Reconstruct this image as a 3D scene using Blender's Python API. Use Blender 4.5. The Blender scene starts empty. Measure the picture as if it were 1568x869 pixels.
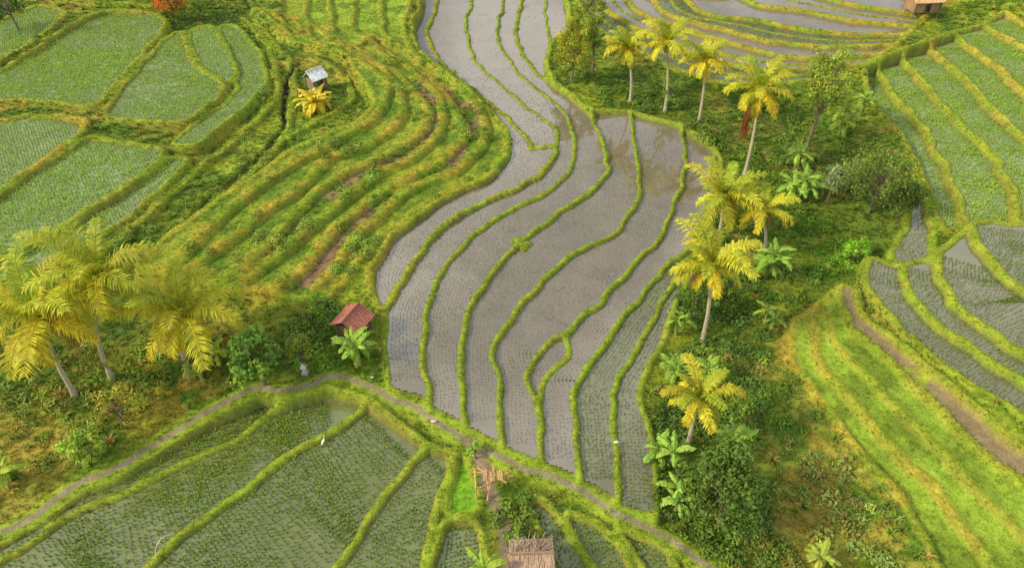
import bpy, math, random, numpy as np
from mathutils import Vector
random.seed(7); rng=np.random.default_rng(7)
scene=bpy.context.scene
# ------------------------------------------------------------------ camera
CH=35.0; PITCH=math.radians(42); F=1568*24/36; CX,CY=784,434.5
cd=bpy.data.cameras.new("camera"); cam=bpy.data.objects.new("camera",cd); scene.collection.objects.link(cam)
cd.lens=24; cd.sensor_width=36; cd.clip_end=5000; cd.clip_start=0.5
cam.location=(0,0,CH); cam.rotation_euler=(math.radians(90)-PITCH,0,0); scene.camera=cam
cp,sp=math.cos(PITCH),math.sin(PITCH)
def unproj(px,py,z):
    a=(px-CX)/F; b=-(py-CY)/F
    dy=cp+b*sp; dz=-sp+b*cp
    t=(z-CH)/dz
    return a*t,dy*t
# survey heights (map x, map y, height)
CTL=[(800,700,0.1),(650,560,.6),(900,600,.1),(850,400,.5),(960,450,.2),(750,50,1.1),(800,200,.9),(700,380,.9),(1000,300,.4),(1000,200,.6),
(1150,500,-.9),(1100,700,-1.0),(1180,300,-.4),(1250,380,-.6),(1200,200,.2),(1480,250,2.0),(1380,300,1.0),(1560,150,3.),(1480,480,1.8),(1480,650,1.4),(1350,650,.5),
(1250,600,-.2),(1250,800,-.8),(1450,830,.4),(1200,30,3.2),(1100,90,1.8),(1400,40,3.3),(500,200,3.2),(600,150,2.5),(350,330,3.0),(470,300,2.6),(600,250,2.0),(690,230,1.5),(640,310,1.4),(480,400,1.7),(400,450,1.5),
(150,150,4.2),(50,50,4.8),(300,120,4),(100,300,3.8),(100,380,3.4),(150,560,.9),(300,520,.9),(450,520,.9),(200,650,.2),(40,700,.2),(300,760,-.3),(550,740,-.3),(100,850,-.5),(600,850,-.6),(760,800,-.6),(900,840,-.6),(1040,840,-.8),
(550,500,.8),(520,20,3.0),(430,60,3.3),(620,60,1.8),(870,80,1.2),(950,110,1.3),(1550,-30,5),(1100,-40,5),(750,-50,1.6),(200,-40,5.5)]
C=np.array([(*unproj(a,b,z),z) for a,b,z in CTL])
def macro(x,y):
    x=np.asarray(x,float); y=np.asarray(y,float)
    num=np.zeros_like(x); den=np.zeros_like(x)
    for cx,cy,cz in C:
        w=1/((x-cx)**2+(y-cy)**2+6)**1.8
        num+=w*cz; den+=w
    return num/den
def W(px,py):
    z=0.5
    for _ in range(4):
        x,y=unproj(px,py,z); z=float(macro(x,y))
    return x,y
def S(px,py):   # px per metre
    z=float(macro(*W(px,py))); b=-(py-CY)/F
    return F/((CH-z)/(sp-b*cp))
# ------------------------------------------------------------------ noise
TAB=[rng.random((256,256)) for _ in range(6)]
def vn(x,y,s,k=0):
    x=np.asarray(x,float)/s+91.3*k+500; y=np.asarray(y,float)/s+37.7*k+500
    xi=np.floor(x).astype(int); yi=np.floor(y).astype(int); fx=x-xi; fy=y-yi
    fx=fx*fx*(3-2*fx); fy=fy*fy*(3-2*fy); T=TAB[k%6]
    a=T[xi&255,yi&255]; b=T[(xi+1)&255,yi&255]; c=T[xi&255,(yi+1)&255]; d=T[(xi+1)&255,(yi+1)&255]
    return (a*(1-fx)+b*fx)*(1-fy)+(c*(1-fx)+d*fx)*fy
def fbm(x,y,s,k=0): return .5*vn(x,y,s,k)+.3*vn(x,y,s/2.1,k+1)+.2*vn(x,y,s/4.3,k+2)
# ------------------------------------------------------------------ raster grid
ST=0.16; X0,X1,Y0,Y1=-90,90,9,128
ux=np.arange(X0,X1,ST); uy=np.arange(Y0,Y1,ST); NX,NY=len(ux),len(uy)
GX,GY=np.meshgrid(ux,uy)
def smooth_curve(p,closed=False,step=.4,wob=True,chaikin=False):
    p=np.array(p,float)
    if chaikin:
        for _ in range(2):
            q=[]; n=len(p)
            for i in range(n if closed else n-1):
                a=p[i]; b=p[(i+1)%n]; q+= [a*.85+b*.15,a*.15+b*.85]
            p=np.array(q)
        if closed: p=np.vstack([p,p[:1]])
        out=p
    else:
        n=len(p); out=[]
        for i in range(n-1):
            p0=p[max(i-1,0)];p1=p[i];p2=p[i+1];p3=p[min(i+2,n-1)]
            for t in np.linspace(0,1,8,endpoint=False):
                out.append(.5*((2*p1)+(-p0+p2)*t+(2*p0-5*p1+4*p2-p3)*t*t+(-p0+3*p1-3*p2+p3)*t**3))
        out.append(p[-1]); out=np.array(out)
    d=np.r_[0,np.cumsum(np.hypot(*np.diff(out,axis=0).T))]
    m=max(3,int(d[-1]/step)); s=np.linspace(0,d[-1],m)
    o=np.c_[np.interp(s,d,out[:,0]),np.interp(s,d,out[:,1])]
    if wob:
        nx=(vn(o[:,0],o[:,1],1.7,1)-.5)*.5+(vn(o[:,0],o[:,1],.7,4)-.5)*.2; ny=(vn(o[:,0],o[:,1],1.7,2)-.5)*.5
        o[:,0]+=nx; o[:,1]+=ny
    return o
def cur(pts): return smooth_curve([W(*p) for p in pts])
def pol(pts): return smooth_curve([W(*p) for p in pts],closed=True,chaikin=True)
D=np.full((NY,NX),9.,np.float32); BW=np.full((NY,NX),.12,np.float32); BH=np.full((NY,NX),.18,np.float32); BO=np.zeros((NY,NX),np.float32)
def splat(arr,P,val,R=1.6,extra=None):
    for i in range(len(P)-1):
        ax,ay=P[i]; bx,by=P[i+1]
        i0=int((min(ax,bx)-R-X0)/ST); i1=int((max(ax,bx)+R-X0)/ST)+1; j0=int((min(ay,by)-R-Y0)/ST); j1=int((max(ay,by)+R-Y0)/ST)+1
        i0,j0=max(i0,0),max(j0,0); i1,j1=min(i1,NX),min(j1,NY)
        if i0>=i1 or j0>=j1: continue
        gx=ux[i0:i1][None,:]; gy=uy[j0:j1][:,None]
        dx,dy=bx-ax,by-ay; L=dx*dx+dy*dy+1e-9
        t=np.clip(((gx-ax)*dx+(gy-ay)*dy)/L,0,1)
        d=np.hypot(gx-ax-t*dx,gy-ay-t*dy)
        sub=arr[j0:j1,i0:i1]; m=d<sub; sub[m]=d[m]
        if extra is not None:
            for A,v in extra: A[j0:j1,i0:i1][m]=v
def bund(P,w=.10,h=.17,o=.0): splat(D,P,None,extra=[(BW,w),(BH,h),(BO,o)])
Z=macro(GX,GY)+(fbm(GX,GY,5,0)-.5)*.5
LAB=np.full((NY,NX),-1,np.int32); REG=[]
def region(P,z,typ,w=.10,h=.17,o=0.,guide=None,ang=0,outline=True):
    x0,y0=P.min(0); x1,y1=P.max(0)
    i0=max(int((x0-X0)/ST),0); i1=min(int((x1-X0)/ST)+2,NX); j0=max(int((y0-Y0)/ST),0); j1=min(int((y1-Y0)/ST)+2,NY)
    if i0>=i1 or j0>=j1: return
    gx=GX[j0:j1,i0:i1]; gy=GY[j0:j1,i0:i1]; ins=np.zeros(gx.shape,bool)
    Q=np.vstack([P,P[:1]])
    for k in range(len(Q)-1):
        ax,ay=Q[k]; bx,by=Q[k+1]
        if ay==by: continue
        r0=int(np.searchsorted(uy[j0:j1],min(ay,by))); r1=int(np.searchsorted(uy[j0:j1],max(ay,by)))
        if r0>=r1: continue
        yy=uy[j0:j1][r0:r1][:,None]; xc=(bx-ax)*(yy-ay)/(by-ay)+ax
        ins[r0:r1]^=(gx[r0:r1]<xc)
    if not ins.any(): return
    if z is None: z=float(macro(gx[ins],gy[ins]).mean())
    lb=len(REG); REG.append(dict(typ=typ,z=z,guide=guide,ang=ang,P=P))
    LAB[j0:j1,i0:i1][ins]=lb
    wet=typ in('water','rice','drice','erice')
    Z[j0:j1,i0:i1][ins]=z-(.1 if wet else 0)
    if outline: bund(Q,w,h,o)
def strip(A,B,z,typ,w=.10,h=.17,o=0.):
    region(np.vstack([A,B[::-1]]),z,typ,w,h,o,guide=A)
def lerpc(A,B,t,n=160):
    def rs(P):
        d=np.r_[0,np.cumsum(np.hypot(*np.diff(P,axis=0).T))]; s=np.linspace(0,d[-1],n); return np.c_[np.interp(s,d,P[:,0]),np.interp(s,d,P[:,1])]
    return rs(A)*(1-t)+rs(B)*t
# --- central fan
A0=cur([(645,-50),(645,0),(632,40),(640,75),(680,110),(725,145),(758,180),(774,212),(774,240),(750,268),(700,292),(650,325),(605,362),(580,400),(568,440),(582,478)])
A1=cur([(668,-50),(668,0),(655,40),(668,80),(700,112),(742,150),(775,180),(800,208),(812,232)])
B2=cur([(722,-50),(722,0),(712,40),(730,90),(770,130),(802,160),(832,185),(853,205),(850,228),(835,262),(780,292),(712,325),(660,370),(622,425),(592,475),(590,530),(592,600)])
B2a=cur([(722,-50),(722,0),(712,40),(730,90),(770,130),(802,160),(832,185),(853,205),(850,228)])
B2b=cur([(812,232),(850,228),(835,262),(780,292),(712,325),(660,370),(622,425),(592,475)])
B3=cur([(770,-50),(770,0),(762,40),(767,70),(797,110),(842,150),(870,185),(882,215),(878,250),(858,280),(800,312),(740,345),(692,395),(662,445),(650,500),(652,560),(656,640)])
B4=cur([(797,-50),(797,0),(790,40),(797,75),(832,115),(872,142),(905,178),(925,225),(930,262),(905,295),(855,328),(795,375),(745,430),(715,485),(705,550),(710,610),(712,665)])
B4b=cur([(905,172),(925,225),(930,262),(905,295),(855,328),(795,375),(745,430),(715,485),(705,550),(710,610),(712,665)])
B5=cur([(966,172),(970,220),(978,270),(972,320),(940,358),(880,392),(830,430),(785,485),(757,540),(768,600),(767,690)])
B6=cur([(1045,195),(1050,240),(1040,290),(1018,350),(980,400),(930,450),(880,500),(835,530),(810,565),(808,600),(825,650),(830,715)])
B6i=cur([(868,512),(866,540),(838,578),(822,620),(830,660)])
B7=cur([(1095,232),(1105,262),(1095,310),(1066,362),(1015,415),(965,470),(930,520),(880,590),(885,650),(885,745)])
B8=cur([(1090,345),(1062,385),(1030,430),(1002,488),(965,545),(942,600),(945,680),(950,785)])
B9=cur([(1092,370),(1062,410),(1040,455),(1018,515),(985,580),(986,640),(998,700),(1003,800)])
T6=cur([(868,-50),(868,0),(874,45),(850,62),(838,90),(842,120),(872,145),(905,172)])
T5=cur([(835,-50),(835,0),(838,40),(846,66)])
strip(A0,np.vstack([A1,B2b]),1.15,'water',.18,.22,.4)
strip(A1,B2a,1.05,'water')
strip(B2,B3,.95,'water'); strip(B3,B4,.8,'water')
strip(cur([(797,-50),(797,0),(790,40),(797,75),(832,115),(872,142),(905,178)]),T6,.7,'water',.18)
strip(B4b,B5,.6,'water'); strip(B5,B6,.4,'water'); strip(B6,B7,.2,'water'); strip(B7,B8,.0,'rice'); strip(B8,B9,-.15,'rice')
bund(T5); bund(B6i,.10,.18); bund(B2b,.15,.22,.5)
bund(B3,.10); bund(B4,.14)
# wider clump where two bunds meet
bund(cur([(790,372),(800,382),(806,376)]),.28,.2)
# --- lower fields
d0=cur([(-60,880),(0,838),(120,768),(230,706),(310,655),(395,608),(440,606),(500,590)])
d1=cur([(-60,895),(0,862),(100,800),(200,750),(300,706),(370,665),(420,622),(500,592)])
d2=cur([(120,960),(235,862),(300,805),(350,768),(430,705),(495,668),(530,640),(558,612)])
d3=cur([(480,930),(515,869),(565,795),(610,735),(640,700),(658,684)])
d4=cur([(645,930),(655,860),(665,810),(678,760),(688,694)])
strip(d1,d2,-.2,'drice',.13,.2,.1); strip(d2,d3,-.35,'drice',.13,.2,.1); strip(d0,d1,-.1,'drice'); strip(d3,d4,-.5,'drice',.13)
bund(d3,.15,.2); bund(d2,.16,.22,.1)
region(pol([(694,694),(716,694),(734,742),(732,790),(684,788)]),-.4,'nursery',.08,.12)
region(pol([(682,797),(738,797),(750,930),(650,930)]),-.7,'drice')
region(pol([(800,752),(848,772),(940,930),(880,930)]),-.6,'drice',ang=.8)
region(pol([(858,775),(930,800),(1000,930),(948,930)]),-.7,'drice',ang=.8)
region(pol([(945,805),(1010,838),(1060,900),(1000,900)]),-.8,'drice',ang=.6)
# --- upper left fields
region(pol([(-60,60),(0,35),(60,8),(105,22),(60,62),(0,100),(-60,140)]),4.9,'erice',.3,.25,.2,ang=.5)
region(pol([(118,32),(165,18),(245,22),(260,48),(207,108),(148,172),(60,160),(0,162),(-60,168),(-60,150),(0,115),(60,75)]),4.5,'erice',.25,.25,.3,ang=.9)
region(pol([(265,58),(285,56),(292,95),(318,115),(347,135),(338,157),(288,203),(230,195),(152,182),(210,112)]),4.2,'erice',.22,.25,.25,ang=.9)
region(pol([(292,50),(328,47),(352,85),(365,120),(350,134),(320,112),(298,92)]),4.1,'erice',.15,ang=.4)
region(pol([(335,46),(365,44),(400,88),(412,130),(380,168),(305,238),(262,232),(290,208),(345,162),(368,130),(355,90)]),3.8,'erice',.18,ang=1.2)
region(pol([(-60,195),(0,188),(70,178),(134,188),(132,210),(60,262),(0,310),(-60,350)]),4.1,'erice',.28,.3,.8,ang=.6)
region(pol([(137,213),(200,222),(264,242),(200,290),(120,340),(0,410),(-60,440),(-60,352),(0,312),(60,265)]),3.8,'erice',.2,.25,.2,ang=.6)
region(pol([(268,245),(298,252),(250,297),(180,352),(90,404),(0,444),(-60,466),(-60,442),(0,412),(120,342),(200,292)]),3.4,'erice',.2,.25,.2,ang=.6)
# --- left terraced slope
Li=cur([(395,22),(430,58),(470,75),(530,105),(565,140),(572,165),(548,190),(480,225),(420,262),(360,305),(300,355),(250,400),(215,430)])
Lo=cur([(575,50),(632,82),(688,122),(732,156),(760,190),(768,215),(764,240),(735,268),(690,288),(640,322),(590,365),(558,410),(525,450),(495,480)])
NL=7; zs=np.linspace(3.7,1.4,NL)
Ls=[lerpc(Li,Lo,t) for t in (0,.14,.27,.42,.56,.71,.86,1)]
for k,cv in enumerate(Ls):
    cv[:,0]+=(vn(cv[:,0],cv[:,1],5,k)-.5)*1.6; cv[:,1]+=(vn(cv[:,0],cv[:,1],4,k+1)-.5)*1.0
for k in range(NL): strip(Ls[k],Ls[k+1],zs[k],'soil' if k in(3,5) else 'tread',.32,.08,.75 if k%3 else .4)
for pts in ([(372,30),(412,72),(425,130),(402,178),(330,242),(262,302),(180,372),(100,418),(0,462)],[(395,40),(440,92),(452,130),(436,205),(380,275),(310,330),(245,395)],
            [(480,90),(520,115),(540,150),(500,180),(440,215)],[(100,10),(60,-10)],[(0,-20),(120,5),(230,8)]):
    bund(cur(pts),.25,.25,.2)
# --- upper middle lawns
Ms=[cur(p) for p in ([(385,-50),(385,0),(400,22)],[(440,-50),(430,0),(430,30),(445,58)],[(478,-50),(470,0),(470,40),(490,72)],[(512,-50),(505,0),(510,45),(530,78)],[(548,-50),(540,0),(545,50),(575,60)],[(590,-50),(585,0),(588,45),(612,72)],[(638,-50),(628,0),(618,45),(632,80)])]
for k in range(6): strip(Ms[k],Ms[k+1],3.3-.3*k,'lawn' if k!=1 else 'tread',.2,.1,.4)
# --- upper right terraces
Rs=[cur(p) for p in ([(872,-20),(900,30),(945,66),(1010,95),(1090,125),(1180,134),(1270,114),(1328,99)],[(895,-40),(925,10),(975,45),(1050,82),(1150,107),(1250,100),(1345,87)],
[(940,-40),(975,5),(1040,40),(1120,72),(1220,86),(1360,74)],[(985,-40),(1025,0),(1100,35),(1180,60),(1280,70),(1380,62)],[(1040,-40),(1085,0),(1160,30),(1260,50),(1392,52)],
[(1110,-40),(1160,0),(1220,18),(1300,35),(1400,42)],[(1190,-40),(1250,0),(1320,18),(1412,30)],[(1290,-40),(1340,-8),(1430,12)],[(1400,-60),(1450,-20),(1500,-5)])]
for k in range(8): strip(Rs[k],Rs[k+1],1.7+.38*k,['rice','water','water','rice','water','water','water','water'][k],.2,.12,.6)
for k in (0,1,3,5): 
    m=lerpc(Rs[k],Rs[k+1],.5); bund(m,.12,.15,.4)
# --- right terraces
Ss=[cur(p) for p in ([(1322,102),(1335,150),(1375,200),(1405,250),(1430,310),(1440,362)],[(1350,90),(1365,130),(1415,190),(1447,245),(1465,300),(1472,355)],
[(1385,77),(1420,120),(1462,172),(1505,222),(1540,272),(1552,320),(1547,354)],[(1425,64),(1470,105),(1525,165),(1580,225),(1640,290),(1650,355)],[(1465,52),(1515,95),(1580,150),(1660,210)],
[(1505,40),(1570,82),(1660,140)],[(1540,12),(1600,50),(1670,90)])]
for k in range(6): strip(Ss[k],Ss[k+1],1.1+.5*k,'erice',.22 if k>1 else .2,.22,.15 if k<3 else .5)
region(pol([(1392,258),(1412,290),(1430,350),(1430,408),(1372,414),(1362,395),(1392,340)]),.75,'rice',.2)
Ts=[cur(p) for p in ([(1316,412),(1325,450),(1370,500),(1440,555),(1510,605),(1600,665)],[(1372,416),(1395,450),(1450,500),(1520,550),(1610,612)],[(1430,402),(1437,432),(1475,475),(1540,525),(1620,580)],[(1472,362),(1502,405),(1550,448),(1630,495)],[(1500,358),(1650,362),(1660,440)])]
for k in range(4): strip(Ts[k],Ts[k+1],1.1+.35*k,'rice',.2,.22,.15)
U0=cur([(1282,450),(1292,502),(1360,562),(1440,624),(1520,692),(1640,800)]); U1=cur([(1308,452),(1322,492),(1400,550),(1480,612),(1560,680),(1640,745)])
strip(U0,U1,.85,'mud',.2,.18,.25)
V1=cur([(1242,475),(1255,560),(1340,650),(1430,740),(1530,869),(1580,940)]); V2=cur([(1205,505),(1215,560),(1290,650),(1370,750),(1430,850),(1470,940)])
V05=lerpc(U0,V1,.5)
strip(U0,V05,.65,'lawn',.12,.03,.2); strip(V05,V1,.35,'lawn',.12,.03,.35); strip(V1,V2,-.0,'lawn',.2,.04,.6)
bund(cur([(1590,700),(1560,665),(1500,612)]),.4,.2)
# --- path, ditch, trail
PATH=cur([(-60,862),(0,822),(120,752),(230,690),(310,640),(390,595),(430,600),(480,588),(520,575),(560,596),(610,618),(660,645),(720,682),(800,715),(880,752),(960,795),(1040,842),(1120,890)])
TRAIL=cur([(722,682),(738,712),(752,745),(768,790),(776,835),(780,900)])
DITCH=cur([(455,98),(432,150),(434,195),(372,262),(302,322),(235,398)])
DP=np.full((NY,NX),9.,np.float32); splat(DP,PATH,None,2.5)
DT=np.full((NY,NX),9.,np.float32); splat(DT,TRAIL,None,2.5)
DD=np.full((NY,NX),9.,np.float32); splat(DD,DITCH,None,2.5)
m=(DP<.6)|(DT<.6); LAB[m]=-2
mz=macro(GX,GY)+.15
Z[m]=mz[m]
# --- filters
def sh(A,dj,di):
    return np.roll(np.roll(A,dj,0),di,1)
def boxb(A,r):
    o=np.zeros_like(A)
    for k in range(-r,r+1): o+=sh(A,k,0)
    p=np.zeros_like(A)
    for k in range(-r,r+1): p+=sh(o,0,k)
    return p/(2*r+1)**2
Zm=Z.copy()
for k in (-2,-1,1,2): Zm=np.maximum(Zm,sh(Z,k,0))
Z2=Zm.copy()
for k in (-2,-1,1,2): Zm=np.maximum(Zm,sh(Z2,0,k))
Zm=boxb(Zm,2); Zb=boxb(Z,1)
sm=lambda t:(lambda u:u*u*(3-2*u))(np.clip(t,0,1))
nb=fbm(GX,GY,1.1,2)
wv=BW*(.45+1.2*nb)
s=sm(1-(D-wv)/.24)
HZ=Zb*(1-s)+(Zm+BH*(.7+.6*nb)+.04)*s
HZ+=np.where(LAB==-1,(fbm(GX,GY,1.6,3)-.5)*.22,0)*np.clip(D,0,1)
pz=boxb(boxb(mz,6),6)+.12
sp_=sm(1-(DP-.25)/.5); HZ=HZ*(1-sp_)+(pz+(nb-.5)*.06)*sp_
st_=sm(1-(DT-.35)/.5); HZ=HZ*(1-st_)+(mz-.05)*st_
HZ-=.45*sm(1-(DD-.12)/.35)
# ------------------------------------------------------------------ ground colours
def c3(r,g,b): return np.array([r,g,b],float)
lo=fbm(GX,GY,9,1)[...,None]; mi=fbm(GX,GY,2.2,4)[...,None]; fi=fbm(GX,GY,.6,0)[...,None]
G1=c3(.10,.175,.016); G2=c3(.26,.33,.028); OR=c3(.46,.29,.045); SO=c3(.24,.17,.08); LW=c3(.22,.33,.03)
u_=sm((mi-.34)/.34)
col=G1*(1-u_)+G2*u_
br=sm((lo-.52)/.12)*.5*sm((mi-.40)/.2); col=col*(1-br)+c3(.34,.27,.06)*br
# lush hollows of darker vegetation
lush=np.zeros((NY,NX))
for px,py,r,a in ((1060,450,3,.8),(1115,470,4,.8),(1085,350,3,.8),(1260,260,7,.7),(1330,310,6,.8),(1010,150,5,.7),(1090,200,5,.7),(1180,190,6,.6),(1090,780,5,.8),(1040,650,2.6,.7),(1130,600,4,.5),(1180,400,5,.3),(470,530,3.5,.7),(140,520,6,.6),(300,510,4.5,.55),(900,70,6,.6),(30,60,6,.8),(330,30,9,.5),(1150,860,4,.5),(210,390,5,.6),(810,800,2,.5)):
    bx,by=W(px,py); lush=np.maximum(lush,a*np.exp(-((GX-bx)**2+(GY-by)**2)/(r*r)))
lush=(lush*(.6+.8*mi[...,0]))[...,None].clip(0,1); col=col*(1-lush)+c3(.055,.105,.015)*lush
# warm dry grass patches
for px,py,r,a in ((300,590,3,.45),(60,700,3,.3),(230,600,3.5,.35),(30,580,3,.5),(1215,520,2.5,.5),(1200,740,3.5,.3),(1240,780,3,.25),(1140,545,1.2,.4),(350,430,5,.3),(60,168,5,.4)):
    bx,by=W(px,py); q_=(a*np.exp(-((GX-bx)**2+(GY-by)**2)/(r*r)))[...,None]*sm((mi-.35)/.2); col=col*(1-q_)+c3(.42,.26,.05)*q_
typ=np.array([r['typ'] for r in REG]+['none','none'])
TL=typ[LAB]  # -1,-2 -> none
def setc(mask,cc): 
    col[mask]=cc[mask] if cc.shape==col.shape else cc
setc(TL=='tread',(G1*1.05*(1-u_)+G2*.9*u_))
setc(TL=='lawn',(LW*.65*(1-u_)+LW*1.15*u_))
setc(TL=='nursery',np.broadcast_to(c3(.17,.36,.02),col.shape))
ms=sm((mi-.38)/.2); setc(TL=='soil',SO*.9*ms+G1*(1-ms))
ms=sm((mi-.62)/.2); setc(TL=='mud',c3(.23,.18,.095)*(1-ms)+G2*ms)
wetm=(TL=='water')|(TL=='rice')|(TL=='erice')|(TL=='drice')
setc(wetm,np.broadcast_to(c3(.11,.11,.05),col.shape))
# bund colour
bs=s[...,None]; bo=np.clip(BO[...,None]*sm((mi-.36)/.25),0,1)
bc=(c3(.13,.225,.016)*(1-fi)+c3(.29,.37,.03)*fi)
bc=bc*(1-bo*.75)+(OR*(.7+.6*fi))*bo*.75
col=col*(1-bs)+bc*bs
gy_,gx_=np.gradient(HZ,ST); slope=np.hypot(gx_,gy_)[...,None]
sf=sm((slope-.45)/.6)*.5*sm((lo-.4)/.2+.2); col=col*(1-sf)+(c3(.32,.22,.05)*mi+c3(.10,.15,.018)*(1-mi))*sf
vv=(sm(1-(DP-.4)/.5))[...,None]; col=col*(1-vv)+(c3(.14,.24,.016)*(1-fi)+c3(.28,.36,.028)*fi)*vv
pp=(sm(1-(DP-.13)/.12)*.9)[...,None]; col=col*(1-pp)+(c3(.24,.19,.14)*(.6+.8*fi))*pp
pt=(sm(1-(DT-.28)/.22))[...,None]; col=col*(1-pt)+(c3(.22,.17,.11)*(.7+.6*fi))*pt
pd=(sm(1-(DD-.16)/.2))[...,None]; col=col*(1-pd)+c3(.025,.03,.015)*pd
# ------------------------------------------------------------------ ground mesh (core + far skirts)
ex=np.cumsum(1.12**np.arange(1,46)*.25); ex=ex[ex<2500]
xs=np.r_[(ux[0]-ex)[::-1],ux,ux[-1]+ex]; ys=np.r_[(uy[0]-ex)[::-1],uy,uy[-1]+ex]; k0=len(ex)
FX,FY=np.meshgrid(xs,ys)
cxi=np.clip(np.arange(len(xs))-k0,0,NX-1); cyi=np.clip(np.arange(len(ys))-k0,0,NY-1)
dist=np.maximum(np.maximum(ux[0]-FX,FX-ux[-1]),np.maximum(uy[0]-FY,FY-uy[-1])).clip(0)
FZ=HZ[np.ix_(cyi,cxi)]; k=sm(dist/6)
far=macro(FX[::1],FY)+ (fbm(FX,FY,60,2)-.5)*10*sm(dist/80)
FZ=FZ*(1-k)+far*k
FC=col[np.ix_(cyi,cxi)]; kk=k[...,None]; m2=fbm(FX,FY,8,3)[...,None]
FC=FC*(1-kk)+(G1*(1-m2)+G2*m2)*kk
def grid_mesh(name,X,Y,Zz,colr,keep=None,alpha=None):
    ny,nx=X.shape; idx=np.arange(nx*ny).reshape(ny,nx)
    q=np.stack([idx[:-1,:-1],idx[:-1,1:],idx[1:,1:],idx[1:,:-1]],-1).reshape(-1,4)
    V=np.stack([X,Y,Zz],-1).reshape(-1,3); Cc=colr.reshape(-1,3); Cc=np.c_[Cc,np.ones(len(Cc)) if alpha is None else alpha.reshape(-1)]
    if keep is not None:
        q=q[keep.reshape(-1)]; u,inv=np.unique(q,return_inverse=True); q=inv.reshape(-1,4); V=V[u]; Cc=Cc[u]
    me=bpy.data.meshes.new(name); me.vertices.add(len(V)); me.vertices.foreach_set("co",V.astype(np.float32).ravel())
    me.loops.add(q.size); me.loops.foreach_set("vertex_index",q.astype(np.int32).ravel())
    me.polygons.add(len(q)); me.polygons.foreach_set("loop_start",np.arange(0,q.size,4,dtype=np.int32))
    me.polygons.foreach_set("use_smooth",np.ones(len(q),bool))
    me.update(calc_edges=True)
    a=me.color_attributes.new("Col",'FLOAT_COLOR','POINT'); a.data.foreach_set("color",Cc.astype(np.float32).ravel())
    ob=bpy.data.objects.new(name,me); scene.collection.objects.link(ob); return ob
# ------------------------------------------------------------------ materials
def newmat(n):
    m=bpy.data.materials.new(n); m.use_nodes=True; nt=m.node_tree; b=nt.nodes['Principled BSDF']; return m,nt,b
def attrcol(nt,name="Col",inst=False):
    a=nt.nodes.new('ShaderNodeAttribute'); a.attribute_name=name
    if inst: a.attribute_type='INSTANCER'
    return a
def noise(nt,scale,detail=4,rough=.6):
    t=nt.nodes.new('ShaderNodeNewGeometry'); n=nt.nodes.new('ShaderNodeTexNoise'); n.inputs['Scale'].default_value=scale; n.inputs['Detail'].default_value=detail; n.inputs['Roughness'].default_value=rough
    nt.links.new(t.outputs['Position'],n.inputs['Vector']); return n
def mapr(nt,src,a,b,c,d):
    m=nt.nodes.new('ShaderNodeMapRange'); nt.links.new(src,m.inputs[0])
    for i,v in zip((1,2,3,4),(a,b,c,d)): m.inputs[i].default_value=v
    return m.outputs[0]
def mulc(nt,colr,fac):
    m=nt.nodes.new('ShaderNodeVectorMath'); m.operation='SCALE'; nt.links.new(colr,m.inputs[0]); nt.links.new(fac,m.inputs['Scale']); return m.outputs[0]
def mat_ground():
    m,nt,b=newmat("ground_soil_grass"); a=attrcol(nt)
    n1=noise(nt,1.3,6,.7); n2=noise(nt,9,4,.7)
    c=mulc(nt,a.outputs['Color'],mapr(nt,n1.outputs['Fac'],.3,.7,.7,1.3)); c=mulc(nt,c,mapr(nt,n2.outputs['Fac'],.3,.7,.65,1.35))
    nt.links.new(c,b.inputs['Base Color']); b.inputs['Roughness'].default_value=.9; b.inputs['Specular IOR Level'].default_value=.2
    bp=nt.nodes.new('ShaderNodeBump'); bp.inputs['Strength'].default_value=.7; bp.inputs['Distance'].default_value=.1; nt.links.new(n2.outputs['Fac'],bp.inputs['Height']); nt.links.new(bp.outputs[0],b.inputs['Normal'])
    return m
def mat_water():
    m,nt,b=newmat("muddy_water"); a=attrcol(nt); n1=noise(nt,.5,5,.6); n2=noise(nt,3.5,3,.5)
    c=mulc(nt,a.outputs['Color'],mapr(nt,n1.outputs['Fac'],.3,.7,.85,1.15)); nt.links.new(c,b.inputs['Base Color']); b.inputs['Roughness'].default_value=.5; b.inputs['Specular IOR Level'].default_value=0
    gl=nt.nodes.new('ShaderNodeBsdfGlossy'); nt.links.new(mapr(nt,n1.outputs['Fac'],.35,.65,.005,.04),gl.inputs['Roughness'])
    bp=nt.nodes.new('ShaderNodeBump'); bp.inputs['Strength'].default_value=.03; bp.inputs['Distance'].default_value=.05; nt.links.new(n2.outputs['Fac'],bp.inputs['Height']); nt.links.new(bp.outputs[0],gl.inputs['Normal'])
    fr=nt.nodes.new('ShaderNodeFresnel'); fr.inputs['IOR'].default_value=2.7
    mu=nt.nodes.new('ShaderNodeMath'); mu.operation='MULTIPLY'; nt.links.new(fr.outputs[0],mu.inputs[0]); nt.links.new(a.outputs['Alpha'],mu.inputs[1])
    mx=nt.nodes.new('ShaderNodeMixShader'); nt.links.new(mu.outputs[0],mx.inputs[0]); nt.links.new(b.outputs[0],mx.inputs[1]); nt.links.new(gl.outputs[0],mx.inputs[2]); nt.links.new(mx.outputs[0],nt.nodes['Material Output'].inputs['Surface'])
    return m
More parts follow.
